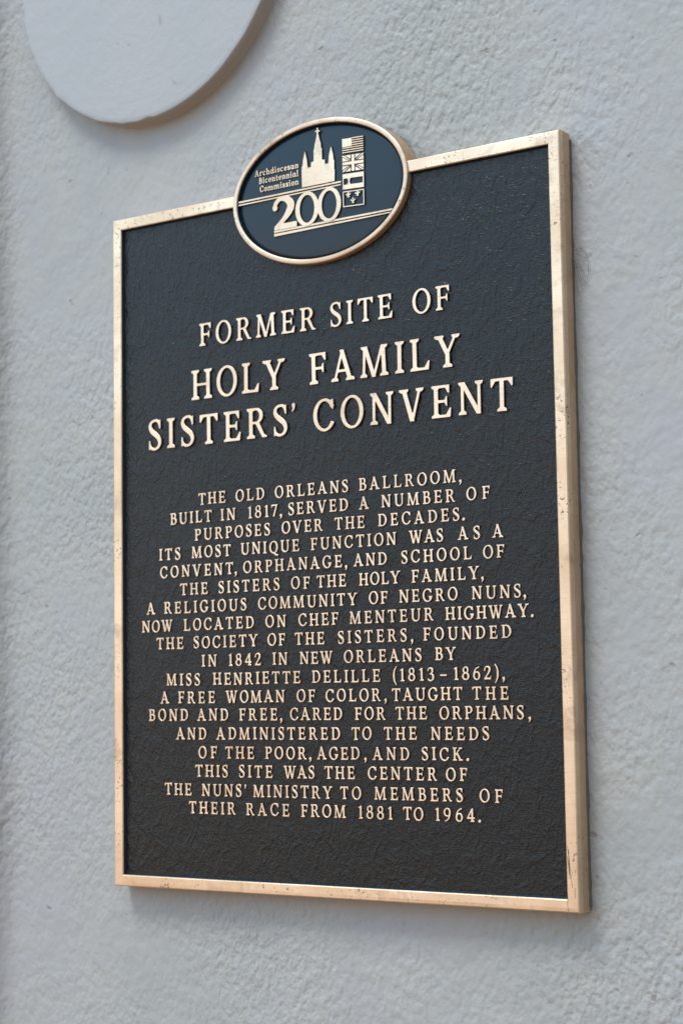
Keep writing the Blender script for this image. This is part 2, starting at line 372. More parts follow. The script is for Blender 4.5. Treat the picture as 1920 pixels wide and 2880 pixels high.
# stucco under many coats of pale blue-grey paint
def wall_material():
    m, t, b = mat('painted_stucco')
    v = coords(t); vs = coords(t, (1, 1, .7), (0, math.radians(28), 0))
    big = noise(t, v, 3.2, 3); mid = noise(t, v, 17, 4, .6)
    c = ramp(t, big, [(.3, (.345, .370, .363)), (.5, (.375, .395, .397)), (.72, (.39, .406, .43))])
    c = mixc(t, math_(t, 'MULTIPLY', ramp(t, mid, [(.45, (0, 0, 0)), (.7, (1, 1, 1))]), .55), c, (.415, .425, .39))
    # faint runs left by rain
    run = noise(t, coords(t, (38, 1, 1.6)), 1.0, 4, .6)
    c = mixc(t, math_(t, 'MULTIPLY', ramp(t, run, [(.52, (0, 0, 0)), (.75, (1, 1, 1))]), .28), c, (.36, .375, .35))
    # sparse pits that hold a little grime
    pit = ramp(t, noise(t, v, 62, 2, .5), [(.70, (0, 0, 0)), (.76, (1, 1, 1))])
    c = mixc(t, math_(t, 'MULTIPLY', pit, .5), c, (.20, .19, .16))
    t.links.new(c, b.inputs['Base Color'])
    b.inputs['Roughness'].default_value = .5; b.inputs['Specular IOR Level'].default_value = .4
    lump = noise(t, vs, 175, 1.6, .5, 0.); fine = noise(t, v, 380, 2, .5); und = noise(t, v, 40, 2)
    lump = ramp(t, lump, [(.30, (0, 0, 0)), (.50, (.55, .55, .55)), (.72, (1, 1, 1))])
    vary = ramp(t, noise(t, v, 4.2, 3), [(.40, (.22, .22, .22)), (.62, (1, 1, 1))])
    h = math_(t, 'MULTIPLY', math_(t, 'ADD', lump, math_(t, 'MULTIPLY', fine, .42)), vary)
    h = math_(t, 'SUBTRACT', math_(t, 'ADD', h, math_(t, 'MULTIPLY', und, 1.5)), math_(t, 'MULTIPLY', pit, .5))
    bump(t, b, h, 1.0, .0011)
    return m

def disc_material():
    m, t, b = mat('painted_wood_disc')
    v = coords(t)
    c = ramp(t, noise(t, v, 6, 3), [(.3, (.40, .435, .455)), (.7, (.43, .455, .475))])
    spec = ramp(t, noise(t, v, 90, 1, .4), [(.77, (0, 0, 0)), (.80, (1, 1, 1))])
    c = mixc(t, math_(t, 'MULTIPLY', spec, .6), c, (.3, .3, .3))
    t.links.new(c, b.inputs['Base Color']); b.inputs['Roughness'].default_value = .6; b.inputs['Specular IOR Level'].default_value = .3
    # brush strokes running round the disc
    g = nd(t, 'ShaderNodeTexCoord'); s = nd(t, 'ShaderNodeSeparateXYZ'); t.links.new(g.outputs['Object'], s.inputs[0])
    r = math_(t, 'SQRT', math_(t, 'ADD', math_(t, 'POWER', s.outputs['X'], 2), math_(t, 'POWER', s.outputs['Z'], 2)))
    a = math_(t, 'ARCTAN2', s.outputs['Z'], s.outputs['X'])
    cv = nd(t, 'ShaderNodeCombineXYZ'); t.links.new(math_(t, 'MULTIPLY', r, 300), cv.inputs[0]); t.links.new(math_(t, 'MULTIPLY', a, 5), cv.inputs[1])
    br = noise(t, cv.outputs[0], 1.0, 3, .6)
    h = math_(t, 'ADD', math_(t, 'MULTIPLY', br, .22), math_(t, 'MULTIPLY', noise(t, v, 75, 3, .6), .9))
    bump(t, b, h, .8, .0009)
    return m

BRONZE_A, BRONZE_B = (.88, .70, .505), (.72, .53, .35)
def bronze_material(name, vertical=True, A=BRONZE_A, Bc=BRONZE_B, stain=.55, metal=.9, speck=.85):
    m, t, b = mat(name)
    v = coords(t)
    br = coords(t, (60, 60, 900) if vertical else (900, 60, 60))     # file and belt marks across the bar
    marks = noise(t, br, 1.0, 3, .6)
    tarn = noise(t, v, 14, 4, .6)
    c = mixc(t, ramp(t, tarn, [(.40, (0, 0, 0)), (.70, (1, 1, 1))]), A, Bc)
    c = mixc(t, math_(t, 'MULTIPLY', ramp(t, marks, [(.5, (0, 0, 0)), (.8, (1, 1, 1))]), .30), c, (.55, .36, .22))
    # brown tarnish stains in patches, as under a worn lacquer
    st = math_(t, 'MULTIPLY', ramp(t, noise(t, v, 30, 5, .65, .4), [(.54, (0, 0, 0)), (.70, (1, 1, 1))]), stain)
    c = mixc(t, st, c, (.36, .24, .155))
    # pits and dark specks
    sp = ramp(t, noise(t, v, 420, 2, .6), [(.62, (0, 0, 0)), (.68, (1, 1, 1))])
    area = ramp(t, noise(t, v, 18, 2), [(.46, (0, 0, 0)), (.60, (1, 1, 1))])
    sp = math_(t, 'MULTIPLY', sp, area)
    c = mixc(t, math_(t, 'MULTIPLY', sp, speck), c, (.06, .04, .03))
    t.links.new(c, b.inputs['Base Color'])
    b.inputs['Metallic'].default_value = metal
    rr = math_(t, 'ADD', .36, math_(t, 'MULTIPLY', tarn, .16)); t.links.new(rr, b.inputs['Roughness'])
    h = math_(t, 'SUBTRACT', math_(t, 'ADD', math_(t, 'MULTIPLY', marks, .12), math_(t, 'MULTIPLY', noise(t, v, 55, 2), .6)), math_(t, 'MULTIPLY', sp, .3))
    bump(t, b, h, .5, .0007)
    return m

def patina_material(name, leather=True, col=(.0050, .0078, .0086)):
    m, t, b = mat(name)
    v = coords(t)
    n0 = noise(t, v, 9, 3)
    c = mixc(t, n0, tuple(x * .8 for x in col), tuple(x * 1.3 for x in col))
    t.links.new(c, b.inputs['Base Color'])
    b.inputs['Roughness'].default_value = .29; b.inputs['Specular IOR Level'].default_value = .38
    if leather:
        # crinkled leather grain pressed into the casting: short creases, bent and crossing
        dn = nd(t, 'ShaderNodeTexNoise', Scale=38., Detail=2.); t.links.new(v, dn.inputs['Vector'])
        def crease(scale, stretch, rot, amt):
            mp = nd(t, 'ShaderNodeMapping'); mp.inputs['Scale'].default_value = stretch; mp.inputs['Rotation'].default_value = (0, rot, 0)
            wv = nd(t, 'ShaderNodeVectorMath', operation='MULTIPLY_ADD')
            t.links.new(dn.outputs['Color'], wv.inputs[0]); wv.inputs[1].default_value = (amt, amt, amt); t.links.new(v, wv.inputs[2])
            t.links.new(wv.outputs[0], mp.inputs['Vector'])
            n = noise(t, mp.outputs['Vector'], scale, 2.2, .55)
            d = math_(t, 'ABSOLUTE', math_(t, 'SUBTRACT', n, .5))
            return ramp(t, d, [(0., (1, 1, 1)), (.025, (.75, .75, .75)), (.075, (0, 0, 0))])
        a = crease(215, (1, 1, .45), math.radians(35), .014); e = crease(330, (.5, 1, 1), math.radians(20), .010); f = crease(75, (1, 1, .4), math.radians(50), .02)
        h = math_(t, 'ADD', math_(t, 'ADD', math_(t, 'MULTIPLY', a, .55), math_(t, 'MULTIPLY', e, .35)), math_(t, 'MULTIPLY', f, .8))
        h = math_(t, 'ADD', h, math_(t, 'MULTIPLY', noise(t, v, 520, 2), .16))
        bump(t, b, h, .7, .00042)
    else:
        bump(t, b, noise(t, v, 260, 2), .4, .0003)
    return m

M_WALL = wall_material(); M_DISC = disc_material()
M_BRONZE = bronze_material('satin_bronze'); M_BRONZE_TOP = bronze_material('satin_bronze_across', False)
M_LETTER = bronze_material('polished_letter_bronze', True, (.89, .72, .535), (.79, .61, .43), .3, .9, .25)
M_RELIEF = bronze_material('relief_bronze', True, (.86, .69, .50), (.70, .52, .35), .5, .9, .2)
M_BRONZE_RIM = bronze_material('worn_rim_bronze', True, (.78, .62, .46), (.60, .43, .30), .6)
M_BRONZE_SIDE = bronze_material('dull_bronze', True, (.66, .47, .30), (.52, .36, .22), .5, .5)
M_PATINA = patina_material('dark_patina'); M_SMOOTH = patina_material('smooth_patina', False, (.008, .021, .033))
M_EDGE = mat('shaded_edge'); M_EDGE[2].inputs['Base Color'].default_value = (.43, .405, .38, 1); M_EDGE[2].inputs['Roughness'].default_value = .85; M_EDGE = M_EDGE[0]  # side of the disc: its brownish shade is put into the colour
M_WEB = mat('dusty_web'); M_WEB[2].inputs['Base Color'].default_value = (.12, .10, .085, 1); M_WEB[2].inputs['Roughness'].default_value = .9; M_WEB = M_WEB[0]
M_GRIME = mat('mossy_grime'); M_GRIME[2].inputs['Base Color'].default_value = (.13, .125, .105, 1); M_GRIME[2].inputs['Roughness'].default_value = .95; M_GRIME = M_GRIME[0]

# ---------------------------------------------------------------- helpers
def obj(name, me, mats, parent=None, loc=(0, 0, 0)):
    for m in mats: me.materials.append(m)
    o = bpy.data.objects.new(name, me); COL.objects.link(o); o.location = loc
    if parent: o.parent = parent
    return o

def to_mesh(name, V, F, mi=None, smooth=False):
    me = bpy.data.meshes.new(name); me.from_pydata(V, [], F)
    if mi is not None: me.polygons.foreach_set('material_index', mi)
    me.polygons.foreach_set('use_smooth', [smooth] * len(F)); me.update()
    return me

def raised(loops, h, bev):
    """arrays of a flat outline raised by h along +z with its edge broken by bev; faces: top bronze (0), flanks dark (1)"""
    cu = bpy.data.curves.new('c', 'CURVE'); cu.dimensions = '2D'; cu.fill_mode = 'FRONT'
    cu.extrude = h / 2; cu.bevel_depth = bev; cu.bevel_resolution = 0; cu.offset = -bev
    cu.extrude = max(1e-5, h / 2 - bev)
    for l in loops:
        s = cu.splines.new('POLY'); s.points.add(len(l) - 1); s.use_cyclic_u = True
        for p, q in zip(s.points, l): p.co = (q[0], q[1], 0, 1)
    o = bpy.data.objects.new('c', cu); COL.objects.link(o)
    dg = bpy.context.evaluated_depsgraph_get(); dg.update()
    me = bpy.data.meshes.new_from_object(o.evaluated_get(dg))
    bpy.data.objects.remove(o); bpy.data.curves.remove(cu)
    V = np.array([v.co[:] for v in me.vertices]).reshape(-1, 3); V[:, 2] += h / 2
    F = [tuple(p.vertices) for p in me.polygons]
    mi = [0 if p.normal.z > .55 else 1 for p in me.polygons]
    bpy.data.meshes.remove(me)
    return V, F, mi

class Build:
    """gathers raised outlines in plaque millimetres, x right and y up, z out of the wall"""
    def __init__(self): self.V, self.F, self.mi, self.n = [], [], [], 0
    def put(self, arr, scale=1., off=(0, 0, 0), rot=0., sx=1.):
        V, F, mi = arr; V = V.copy(); V[:, 0] *= scale * sx; V[:, 1] *= scale
        c, s = math.cos(rot), math.sin(rot); x, y = V[:, 0].copy(), V[:, 1].copy()
        V[:, 0], V[:, 1] = c * x - s * y, s * x + c * y
        V += np.array(off)
        self.V.append(V); self.F += [tuple(i + self.n for i in f) for f in F]; self.mi += mi; self.n += len(V)
        return self
    def shape(self, loops, z, h, bev=.22): return self.put(raised(loops, h, bev), 1., (0, 0, z))
    def mesh(self, name):
        V = np.vstack(self.V); W = np.stack([V[:, 0], -V[:, 2], V[:, 1]], 1) / 1000.
        return to_mesh(name, W.tolist(), self.F, self.mi)

def empty(name, loc):
    o = bpy.data.objects.new(name, None); COL.objects.link(o); o.location = loc; o.empty_display_size = .05
    return o

def rect(x0, y0, x1, y1): return [(x0, y0), (x1, y0), (x1, y1), (x0, y1)]

# ---------------------------------------------------------------- the wall
def build_wall():
    rng = np.random.RandomState(3)
    # plan of the wall, left to right: the next face, a short splay, the rounded inner corner, the wall
    XE, R, TURN, LEN = -.366, .030, math.radians(42), .03
    c_, s_ = math.cos(TURN), math.sin(TURN)
    fil = [(XE - R * math.sin(a), -R * (1 - math.cos(a))) for a in np.linspace(TURN, 0, 10)]
    x1, y1 = fil[0]; x2, y2 = x1 - LEN * c_, y1 - LEN * s_
    plan = [(x, y2 - .004) for x in np.linspace(-1.6, x2 - .012, 14)]
    plan += [(x2 + (x1 - x2) * t, y2 + (y1 - y2) * t) for t in np.linspace(0, 1, 6)[:-1]] + fil
    plan += [(x, 0.) for x in np.linspace(XE, .75, 170)[1:]] + [(x, 0.) for x in np.linspace(.75, 2.6, 24)[1:]]
    plan = np.array(plan)
    zs = np.concatenate([np.linspace(0, 1.1, 12)[:-1], np.linspace(1.1, 2.45, 190), np.linspace(2.45, 3.4, 10)[1:]])
    XX, ZZ = np.meshgrid(plan[:, 0], zs); YY = np.repeat(plan[None, :, 1], len(zs), 0)
    ph = rng.uniform(0, 6.28, 40); kx = rng.normal(0, 14, 40); kz = rng.normal(0, 11, 40); am = rng.uniform(.2, 1, 40)
    u = sum(c * np.sin(a * XX + b * ZZ + p) for p, a, b, c in zip(ph, kx, kz, am)) * .00019 + .0004
    XX = XX + np.where(XX < XE + .02, .003 * np.sin(ZZ * 5.1) + .0025 * np.sin(ZZ * 13 + 1), 0)
    P = np.stack([XX, YY + u, ZZ], -1)
    nx, nz = len(plan), len(zs)
    V = P.reshape(-1, 3).tolist()
    F = [(j * nx + i, j * nx + i + 1, (j + 1) * nx + i + 1, (j + 1) * nx + i) for j in range(nz - 1) for i in range(nx - 1)]
    o = obj('wall', to_mesh('wall', V, F, None, True), [M_WALL])
    o['kind'] = 'structure'; o['label'] = 'pale blue-grey painted stucco wall with rounded corner at its edge'; o['category'] = 'wall'
build_wall()

# ---------------------------------------------------------------- the round painted disc on the wall
def build_disc():
    R, T = .1530, .0155
    rng = random.Random(5); n = 220
    prof = [(0, 0), (.3, 0), (.6, 0), (.85, 0), (.965, 0), (.993, .0001), (.9985, .0005), (1., .0014), (.999, .004), (.992, .009), (.994, .012), (1.004, T - .001), (1.01, T + .003)]
    nick = [0.] * n
    for k in range(34):                                   # chips and drips of paint along the rim
        i = rng.randrange(n); a = rng.uniform(-.0019, .0018); wd = rng.choice((1, 1, 2, 3))
        for j in range(-wd, wd + 1): nick[(i + j) % n] += a * (1 - abs(j) / (wd + 1))
    V, F = [(0, -T, 0)], []; edge = [0] * n
    for q, (r, d) in enumerate(prof[1:]):
        for i in range(n):
            a = 2 * math.pi * i / n
            rr = R * r + (nick[i] if 3 < q < 7 else 0) + .0008 * math.sin(3 * a + 1) * r
            V.append((rr * math.cos(a), -T + d, rr * math.sin(a)))
    for i in range(n): F.append((0, 1 + i, 1 + (i + 1) % n))
    for q in range(len(prof) - 2):
        for i in range(n):
            a, b = 1 + q * n + i, 1 + q * n + (i + 1) % n
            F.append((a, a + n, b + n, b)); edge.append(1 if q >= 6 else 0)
    me = to_mesh('wall_disc', V, F, edge, True)
    bm = bmesh.new(); bm.from_mesh(me); bmesh.ops.recalc_face_normals(bm, faces=bm.faces); bm.to_mesh(me); bm.free()
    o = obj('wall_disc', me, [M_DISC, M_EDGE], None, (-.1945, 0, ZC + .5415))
    o['label'] = 'round white painted disc fixed flat on stucco above the plaque'; o['category'] = 'disc'
build_disc()

# ---------------------------------------------------------------- the plaque
HW, HH, FW = .230, .2993, .0100
plaque = empty('memorial_plaque', (0, 0, ZC - HH))
plaque['label'] = 'dark bronze historical plaque with oval emblem and raised lettering on stucco'; plaque['category'] = 'plaque'
LOC = (0, -TH, HH)                       # parts are built about the middle of the plaque's front

# frame: one mitred sweep that stops under the oval emblem
def build_frame():
    MX = .0010
    path = [(MX + .0865, HH - FW / 2), (HW - FW / 2, HH - FW / 2), (HW - FW / 2, -HH + FW / 2), (-HW + FW / 2, -HH + FW / 2), (-HW + FW / 2, HH - FW / 2), (MX - .0865, HH - FW / 2)]
    # profile: (offset outward, depth behind the front)
    h = FW / 2
    prof = [(h + .0002, TH - .0012), (h + .0002, .006), (h, .0011), (h - .0003, .0004), (h - .0010, 0), (h * .3, -.00008), (-h + .0009, 0), (-h + .0003, .0003), (-h, .0008), (-h - .0013, .0042), (-h - .0013, .006)]
    rows = []
    for k, (x, y) in enumerate(path):
        P0 = path[max(0, k - 1)]; P1 = path[k]; P2 = path[min(len(path) - 1, k + 1)]
        ds = []
        for a, b in ((P0, P1), (P1, P2)):
            d = np.array([b[0] - a[0], b[1] - a[1]]); l = np.hypot(*d)
            if l > 1e-9: ds.append(np.array([-d[1], d[0]]) / l)
        nrm = sum({tuple(np.round(v, 6)): v for v in ds}.values())
        rows.append([(x + nrm[0] * o_, y + nrm[1] * o_) for o_, _ in prof])
    V, F, mi = [], [], []; rng = random.Random(2); m = len(prof)
    segs = []
    for k in range(len(path) - 1):
        cnt = 24
        for i in range(cnt): segs.append((k, i / cnt))
    segs.append((len(path) - 2, 1.))
    wob = [0.0] * m
    for k, t in segs:
        for q in range(m):
            a, b = rows[k][q], rows[k + 1][q]
            wob[q] = wob[q] * .8 + rng.gauss(0, .000035) * (1 if q < 9 else 0)
            V.append((a[0] + (b[0] - a[0]) * t, prof[q][1] + (wob[q] if 1 < q < 9 else 0), a[1] + (b[1] - a[1]) * t))
    for i in range(len(segs) - 1):
        k = segs[i][0]
        for q in range(m - 1):
            F.append((i * m + q, (i + 1) * m + q, (i + 1) * m + q + 1, i * m + q + 1))
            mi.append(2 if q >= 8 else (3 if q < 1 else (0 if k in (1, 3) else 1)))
    F.append(tuple(range(m))); mi.append(1); F.append(tuple(range(len(V) - m, len(V)))[::-1]); mi.append(1)
    me = to_mesh('frame', V, F, mi, False)
    bm = bmesh.new(); bm.from_mesh(me); bmesh.ops.recalc_face_normals(bm, faces=bm.faces[:]); bm.to_mesh(me); bm.free()
    return obj('frame', me, [M_BRONZE, M_BRONZE_TOP, M_SMOOTH, M_BRONZE_SIDE], plaque, LOC)
build_frame()

# the recessed field, a slab of real thickness
bm = bmesh.new(); bmesh.ops.create_cube(bm, size=1)
fx, fz, fy0, fy1 = HW - FW + .0012, HH - FW + .0012, .0040, TH - .002
for v in bm.verts: v.co = Vector((v.co.x * 2 * fx, fy0 if v.co.y < 0 else fy1, v.co.z * 2 * fz))
me = bpy.data.meshes.new('field'); bm.to_mesh(me); bm.free()
obj('field', me, [M_PATINA], plaque, LOC)
ZF = -4.0                                # field height in mm relative to the frame's front

# ---- inscription
CACHE = {}
def letter(ch, title):
    key = (ch, title)
    if key not in CACHE:
        S, T, cells = (.142, .084, 40) if title else (.160, .096, 28)
        loops, wd = outline(ch, S, T, cells)
        cap = 26.0 if title else 10.2
        arr = raised([[(x * cap, y * cap) for x, y in l] for l in loops], 2.0 if title else 1.25, .28 if title else .2)
        CACHE[key] = (arr, wd * cap, cap)
    return CACHE[key]

for li, (base, words) in enumerate(LINES):
    title = li < 3
    cap = (20.0, 26.0, 26.3)[li] if title else 10.2
    B = Build()
    for wi, (wd, x0, x1) in enumerate(words):
        gl = [letter(c, title) for c in wd]
        WX = 1.03 if title else 1.07; x0 += .2; x1 -= .4          # letters a little wider than drawn
        ws = [g[1] * cap / g[2] * WX for g in gl]
        gap = ((x1 - x0) - sum(ws)) / (len(wd) - 1) if len(wd) > 1 else 0
        x = x0 if len(wd) > 1 else (x0 + x1 - ws[0]) / 2
        if wd in ",.'": x = x0
        for c, g, lw in zip(wd, gl, ws):
            k = cap / g[2] * random.uniform(.99, 1.01); up = 0
            if title and c == "'": k *= .72; up = cap * .27
            B.put(g[0], k, (x, base + up + random.gauss(0, .11), ZF - .15), random.gauss(0, .0055), WX)
            x += lw + gap
        if title and not (wi + 1 < len(words) and words[wi + 1][0] == "'"):      # each large word is a casting of its own
            obj('title_word', B.mesh('title_word'), [M_LETTER, M_SMOOTH], plaque, LOC); B = Build()
    if B.n: obj('inscription_line', B.mesh('inscription_line'), [M_LETTER, M_SMOOTH], plaque, LOC)

# ---- oval emblem
EX, EY, EA, EB = 1.0, 288.6, 90.4, 61.8
def build_medallion():
    n = 160; rw = 4.4; F, V, mi = [], [], []
    # profile: inset from the outer ellipse, height above the plaque's front (mm)
    prof = [(0, -TH * 1000 + 1.5), (0, -3), (0, .9), (.25, 1.5), (.9, 1.8), (rw - .9, 1.8), (rw - .3, 1.5), (rw, 1.0), (rw + .7, -.9), (rw + .7, -2.4)]
    for i in range(n):
        a = 2 * math.pi * i / n
        nx, ny = math.cos(a) / EA, math.sin(a) / EB; l = math.hypot(nx, ny)
        for d, h in prof: V.append(((EX + EA * math.cos(a) - nx / l * d) / 1000, -h / 1000, (EY + EB * math.sin(a) - ny / l * d) / 1000))
    m = len(prof)
    for i in range(n):
        j = (i + 1) % n
        for q in range(m - 1):
            F.append((i * m + q, i * m + q + 1, j * m + q + 1, j * m + q)); mi.append(1 if q >= 7 else (2 if q < 2 else 0))
    me = to_mesh('rim', V, F, mi, True)
    bm = bmesh.new(); bm.from_mesh(me); bmesh.ops.recalc_face_normals(bm, faces=bm.faces[:]); bm.to_mesh(me); bm.free()
    # oval field, a shallow dome that rolls off towards the rim
    k = 96; V2 = []; rings = [(0, -.35), (.3, -.40), (.55, -.58), (.75, -.85), (.88, -1.12), (.95, -1.4), (1., -1.75), (1., -9)]
    for f, h in rings[1:]:
        V2 += [(x / 1000, -h / 1000, y / 1000) for x, y in ell(EX, EY, (EA - rw - .4) * f, (EB - rw - .4) * f, k)]
    V2.append((EX / 1000, .00035, EY / 1000)); c_ = len(V2) - 1
    F2 = [(c_, i, (i + 1) % k) for i in range(k)]
    for r_ in range(len(rings) - 2): F2 += [(r_ * k + i, r_ * k + k + i, r_ * k + k + (i + 1) % k, r_ * k + (i + 1) % k) for i in range(k)]
    F2.append(tuple(range(k * (len(rings) - 2), k * (len(rings) - 1))))
    me2 = to_mesh('emblem', V2, F2, None, True)
    bm = bmesh.new(); bm.from_mesh(me2); bmesh.ops.recalc_face_normals(bm, faces=bm.faces[:]); bm.to_mesh(me2); bm.free()
    em = obj('emblem', me2, [M_SMOOTH], plaque, LOC)
    ring = obj('rim', me, [M_BRONZE_RIM, M_SMOOTH, M_BRONZE_SIDE], em)
    return em
emblem = build_medallion()
EZ, EH = -1.05, 1.9                     # emblem relief: base and height (mm)
def part(name, shapes, label=None, h=EH, bev=.2):
    B = Build()
    for s_ in shapes: B.shape(s_ if isinstance(s_[0], list) else [s_], EZ, h, bev)
    o = obj(name, B.mesh(name), [M_RELIEF, M_SMOOTH], emblem)
    if label: o['label'] = label
    return o

cath = [(-15.5, 294.2), (-15.7, 305), (-15.5, 312.3), (-14.6, 313), (-14.3, 317), (-12.1, 325.8), (-9.9, 317), (-9.5, 312), (-9.0, 309.6), (-8.2, 311.2), (-7.4, 309.8), (-6.6, 311.2), (-5.9, 310),
        (-5.7, 314.6), (-3.1, 315.0), (-2.9, 322), (-3.1, 324), (-2.3, 325.6), (-1.7, 330), (-1.1, 330.8), (.5, 337.6), (.5, 339.6), (-1.0, 339.7), (-1.0, 341.0), (.6, 341.1), (.7, 343.2), (2.0, 343.2), (2.1, 341.0), (3.9, 340.8),
        (3.9, 339.5), (2.2, 339.5), (2.3, 337.6), (3.9, 330.8), (4.5, 330), (5.0, 325.4), (5.9, 323.8), (5.7, 322), (5.8, 314.9), (8.6, 314.4),
        (8.8, 310), (9.6, 311.2), (10.4, 309.9), (11.2, 311.2), (12.0, 310), (12.2, 312), (12.6, 317), (15.1, 325.2), (17.2, 317), (17.6, 312.6), (18.3, 311.8), (18.1, 304.6), (18.6, 304), (18.3, 294.2)]
part('cathedral_relief', [cath[::-1]], None, 2.0)
# the number
two = Glyph(.25, .11)
two.path([(.05, .72, .07), (.10, .86, .075), (.26, .965, .07), (.48, .93, .10), (.64, .76, .13), (.60, .58, .125), (.40, .34, .085), (.10, .12, .06)])
two.add([(.02, .02), (.86, .02), (.86, .20), (.12, .20), (.02, .12)]); two.path([(.05, .72, .09), (.06, .70, .09)])
two.ring(1.235, .50, .43, .52, .165, .10); two.ring(2.035, .50, .43, .52, .165, .10)
gx = np.arange(-.1, 2.6, 1 / 60); gy = np.arange(-.15, 1.2, 1 / 60); GX, GY = np.meshgrid(gx, gy)
lp = trace(two.field(GX, GY), gx, gy)
part('number_relief', [[[(-45.8 + x * 28.6, 260.9 + y * 28.4) for x, y in l] for l in lp]], None, 2.1)
# double rules
cut = lambda y: EX - (EA - 5.4) * math.sqrt(max(0, 1 - ((y - EY) / (EB - 5.4)) ** 2))
cutr = lambda y: EX + (EA - 5.4) * math.sqrt(max(0, 1 - ((y - EY) / (EB - 5.4)) ** 2))
part('rule', [[(cut(291.6), 291.75), (24.6, 292.0), (24.6, 293.6), (cut(293), 293.3)]], None, 1.7)
part('rule', [[(cut(290), 289.3), (24.6, 289.7), (24.6, 290.9), (cut(291), 290.6)]], None, 1.7)
part('rule', [[(-45.8, 259.6), (cutr(260.5), 260.2), (cutr(262), 261.9), (-45.8, 261.6)]], None, 1.7)
part('rule', [[(-45.8, 256.4), (cutr(258.5), 258.2), (cutr(259.5), 259.3), (-45.8, 258.9)]], None, 1.7)
# four flags, one below the other
X0, X1 = 26.4, 47.9
sh = lambda x: -.05 * (x - X0)            # the flags hang a touch lower at the fly
q = lambda x0, y0, x1, y1: [(x0, y0 + sh(x0)), (x1, y0 + sh(x1)), (x1, y1 + sh(x1)), (x0, y1 + sh(x0))]
us = [[(X0, 321.6), (X0, 328.8), (36.2, 328.8 + sh(36.2)), (36.2, 321.6 + sh(36.2))][::-1]]
st = 12.6 / 13
for k in range(7):
    y0 = 316.4 + 2 * k * st; us.append(q(X0 if y0 < 321 else 36.0, y0, X1, y0 + st * 1.02))
part('flag_relief', us, 'flag with thirteen stripes and plain canton')
y0, y1 = 300.3, 314.4; cxm, cym = (X0 + X1) / 2, (y0 + y1) / 2
uk = [q(X0, cym - 1.3, X1, cym + 1.3), q(cxm - 1.5, cym + 1.3, cxm + 1.5, y1), q(cxm - 1.5, y0, cxm + 1.5, cym - 1.3)]
for sx in (-1, 1):
    for sy in (-1, 1):
        f = lambda x, y: (cxm + sx * x, cym + sy * y + sh(cxm + sx * x))
        hw, hh = (X1 - X0) / 2, (y1 - y0) / 2
        for tri in ([f(2.3, 3.4), f(2.3, hh), f(hw - 2.4, hh)], [f(4.2, 2.0), f(hw, hh - 1.5), f(hw, 2.0)], [f(2.5, 2.2), f(3.4, 2.2), f(hw, hh - .9), f(hw, hh), f(hw - 1.5, hh)]):
            uk.append(tri if sx * sy > 0 else tri[::-1])
for i, t_ in enumerate(uk):
    ar = sum(t_[k][0] * t_[(k + 1) % len(t_)][1] - t_[(k + 1) % len(t_)][0] * t_[k][1] for k in range(len(t_)))
    if ar < 0: uk[i] = t_[::-1]
part('flag_relief', uk, 'flag with an upright cross over a diagonal cross', bev=.12)
y0, y1 = 285.4, 298.6
sp = [q(X0, y1 - 4.0, X1, y1), q(X0, y0, X1, y0 + 4.0), q(X0, y0 + 4.0, X0 + 1.0, y1 - 4.0), q(X1 - 1.2, y0 + 4.0, X1, y1 - 4.0),
      q(31.2, y0 + 4.0, 34.4, y0 + 5.0), q(32.1, y0 + 5.0, 33.6, y1 - 5.2), q(31.4, y1 - 5.2, 34.2, y1 - 4.0)]
part('flag_relief', sp, 'flag with two broad bands and a small tower', bev=.12)
y0, y1 = 270.4, 283.8
fr = [q(X0, y1 - .9, X1, y1), q(X0, y0, X1, y0 + .9), q(X0, y0 + .9, X0 + .9, y1 - .9), q(X1 - .9, y0 + .9, X1, y1 - .9)]
def lily(cx, cy, s_):
    cy += sh(cx)
    P = [(0, 2.6), (.8, 1.3), (.55, .4), (1.2, .5), (1.5, 1.2), (2.3, 1.0), (2.2, .1), (1.2, -.5), (.7, -.6), (.7, -1.0), (1.4, -2.2), (.5, -1.7), (0, -2.6)]
    P = P + [(-x, y) for x, y in P[-2:0:-1]]
    return [(cx + x * s_, cy + y * s_) for x, y in P][::-1]
fr += [lily(32.0, 280.6, 1.12), lily(41.2, 280.8, 1.12), lily(36.6, 275.3, 1.12)]
part('flag_relief', fr, 'framed flag with three lilies', bev=.1)
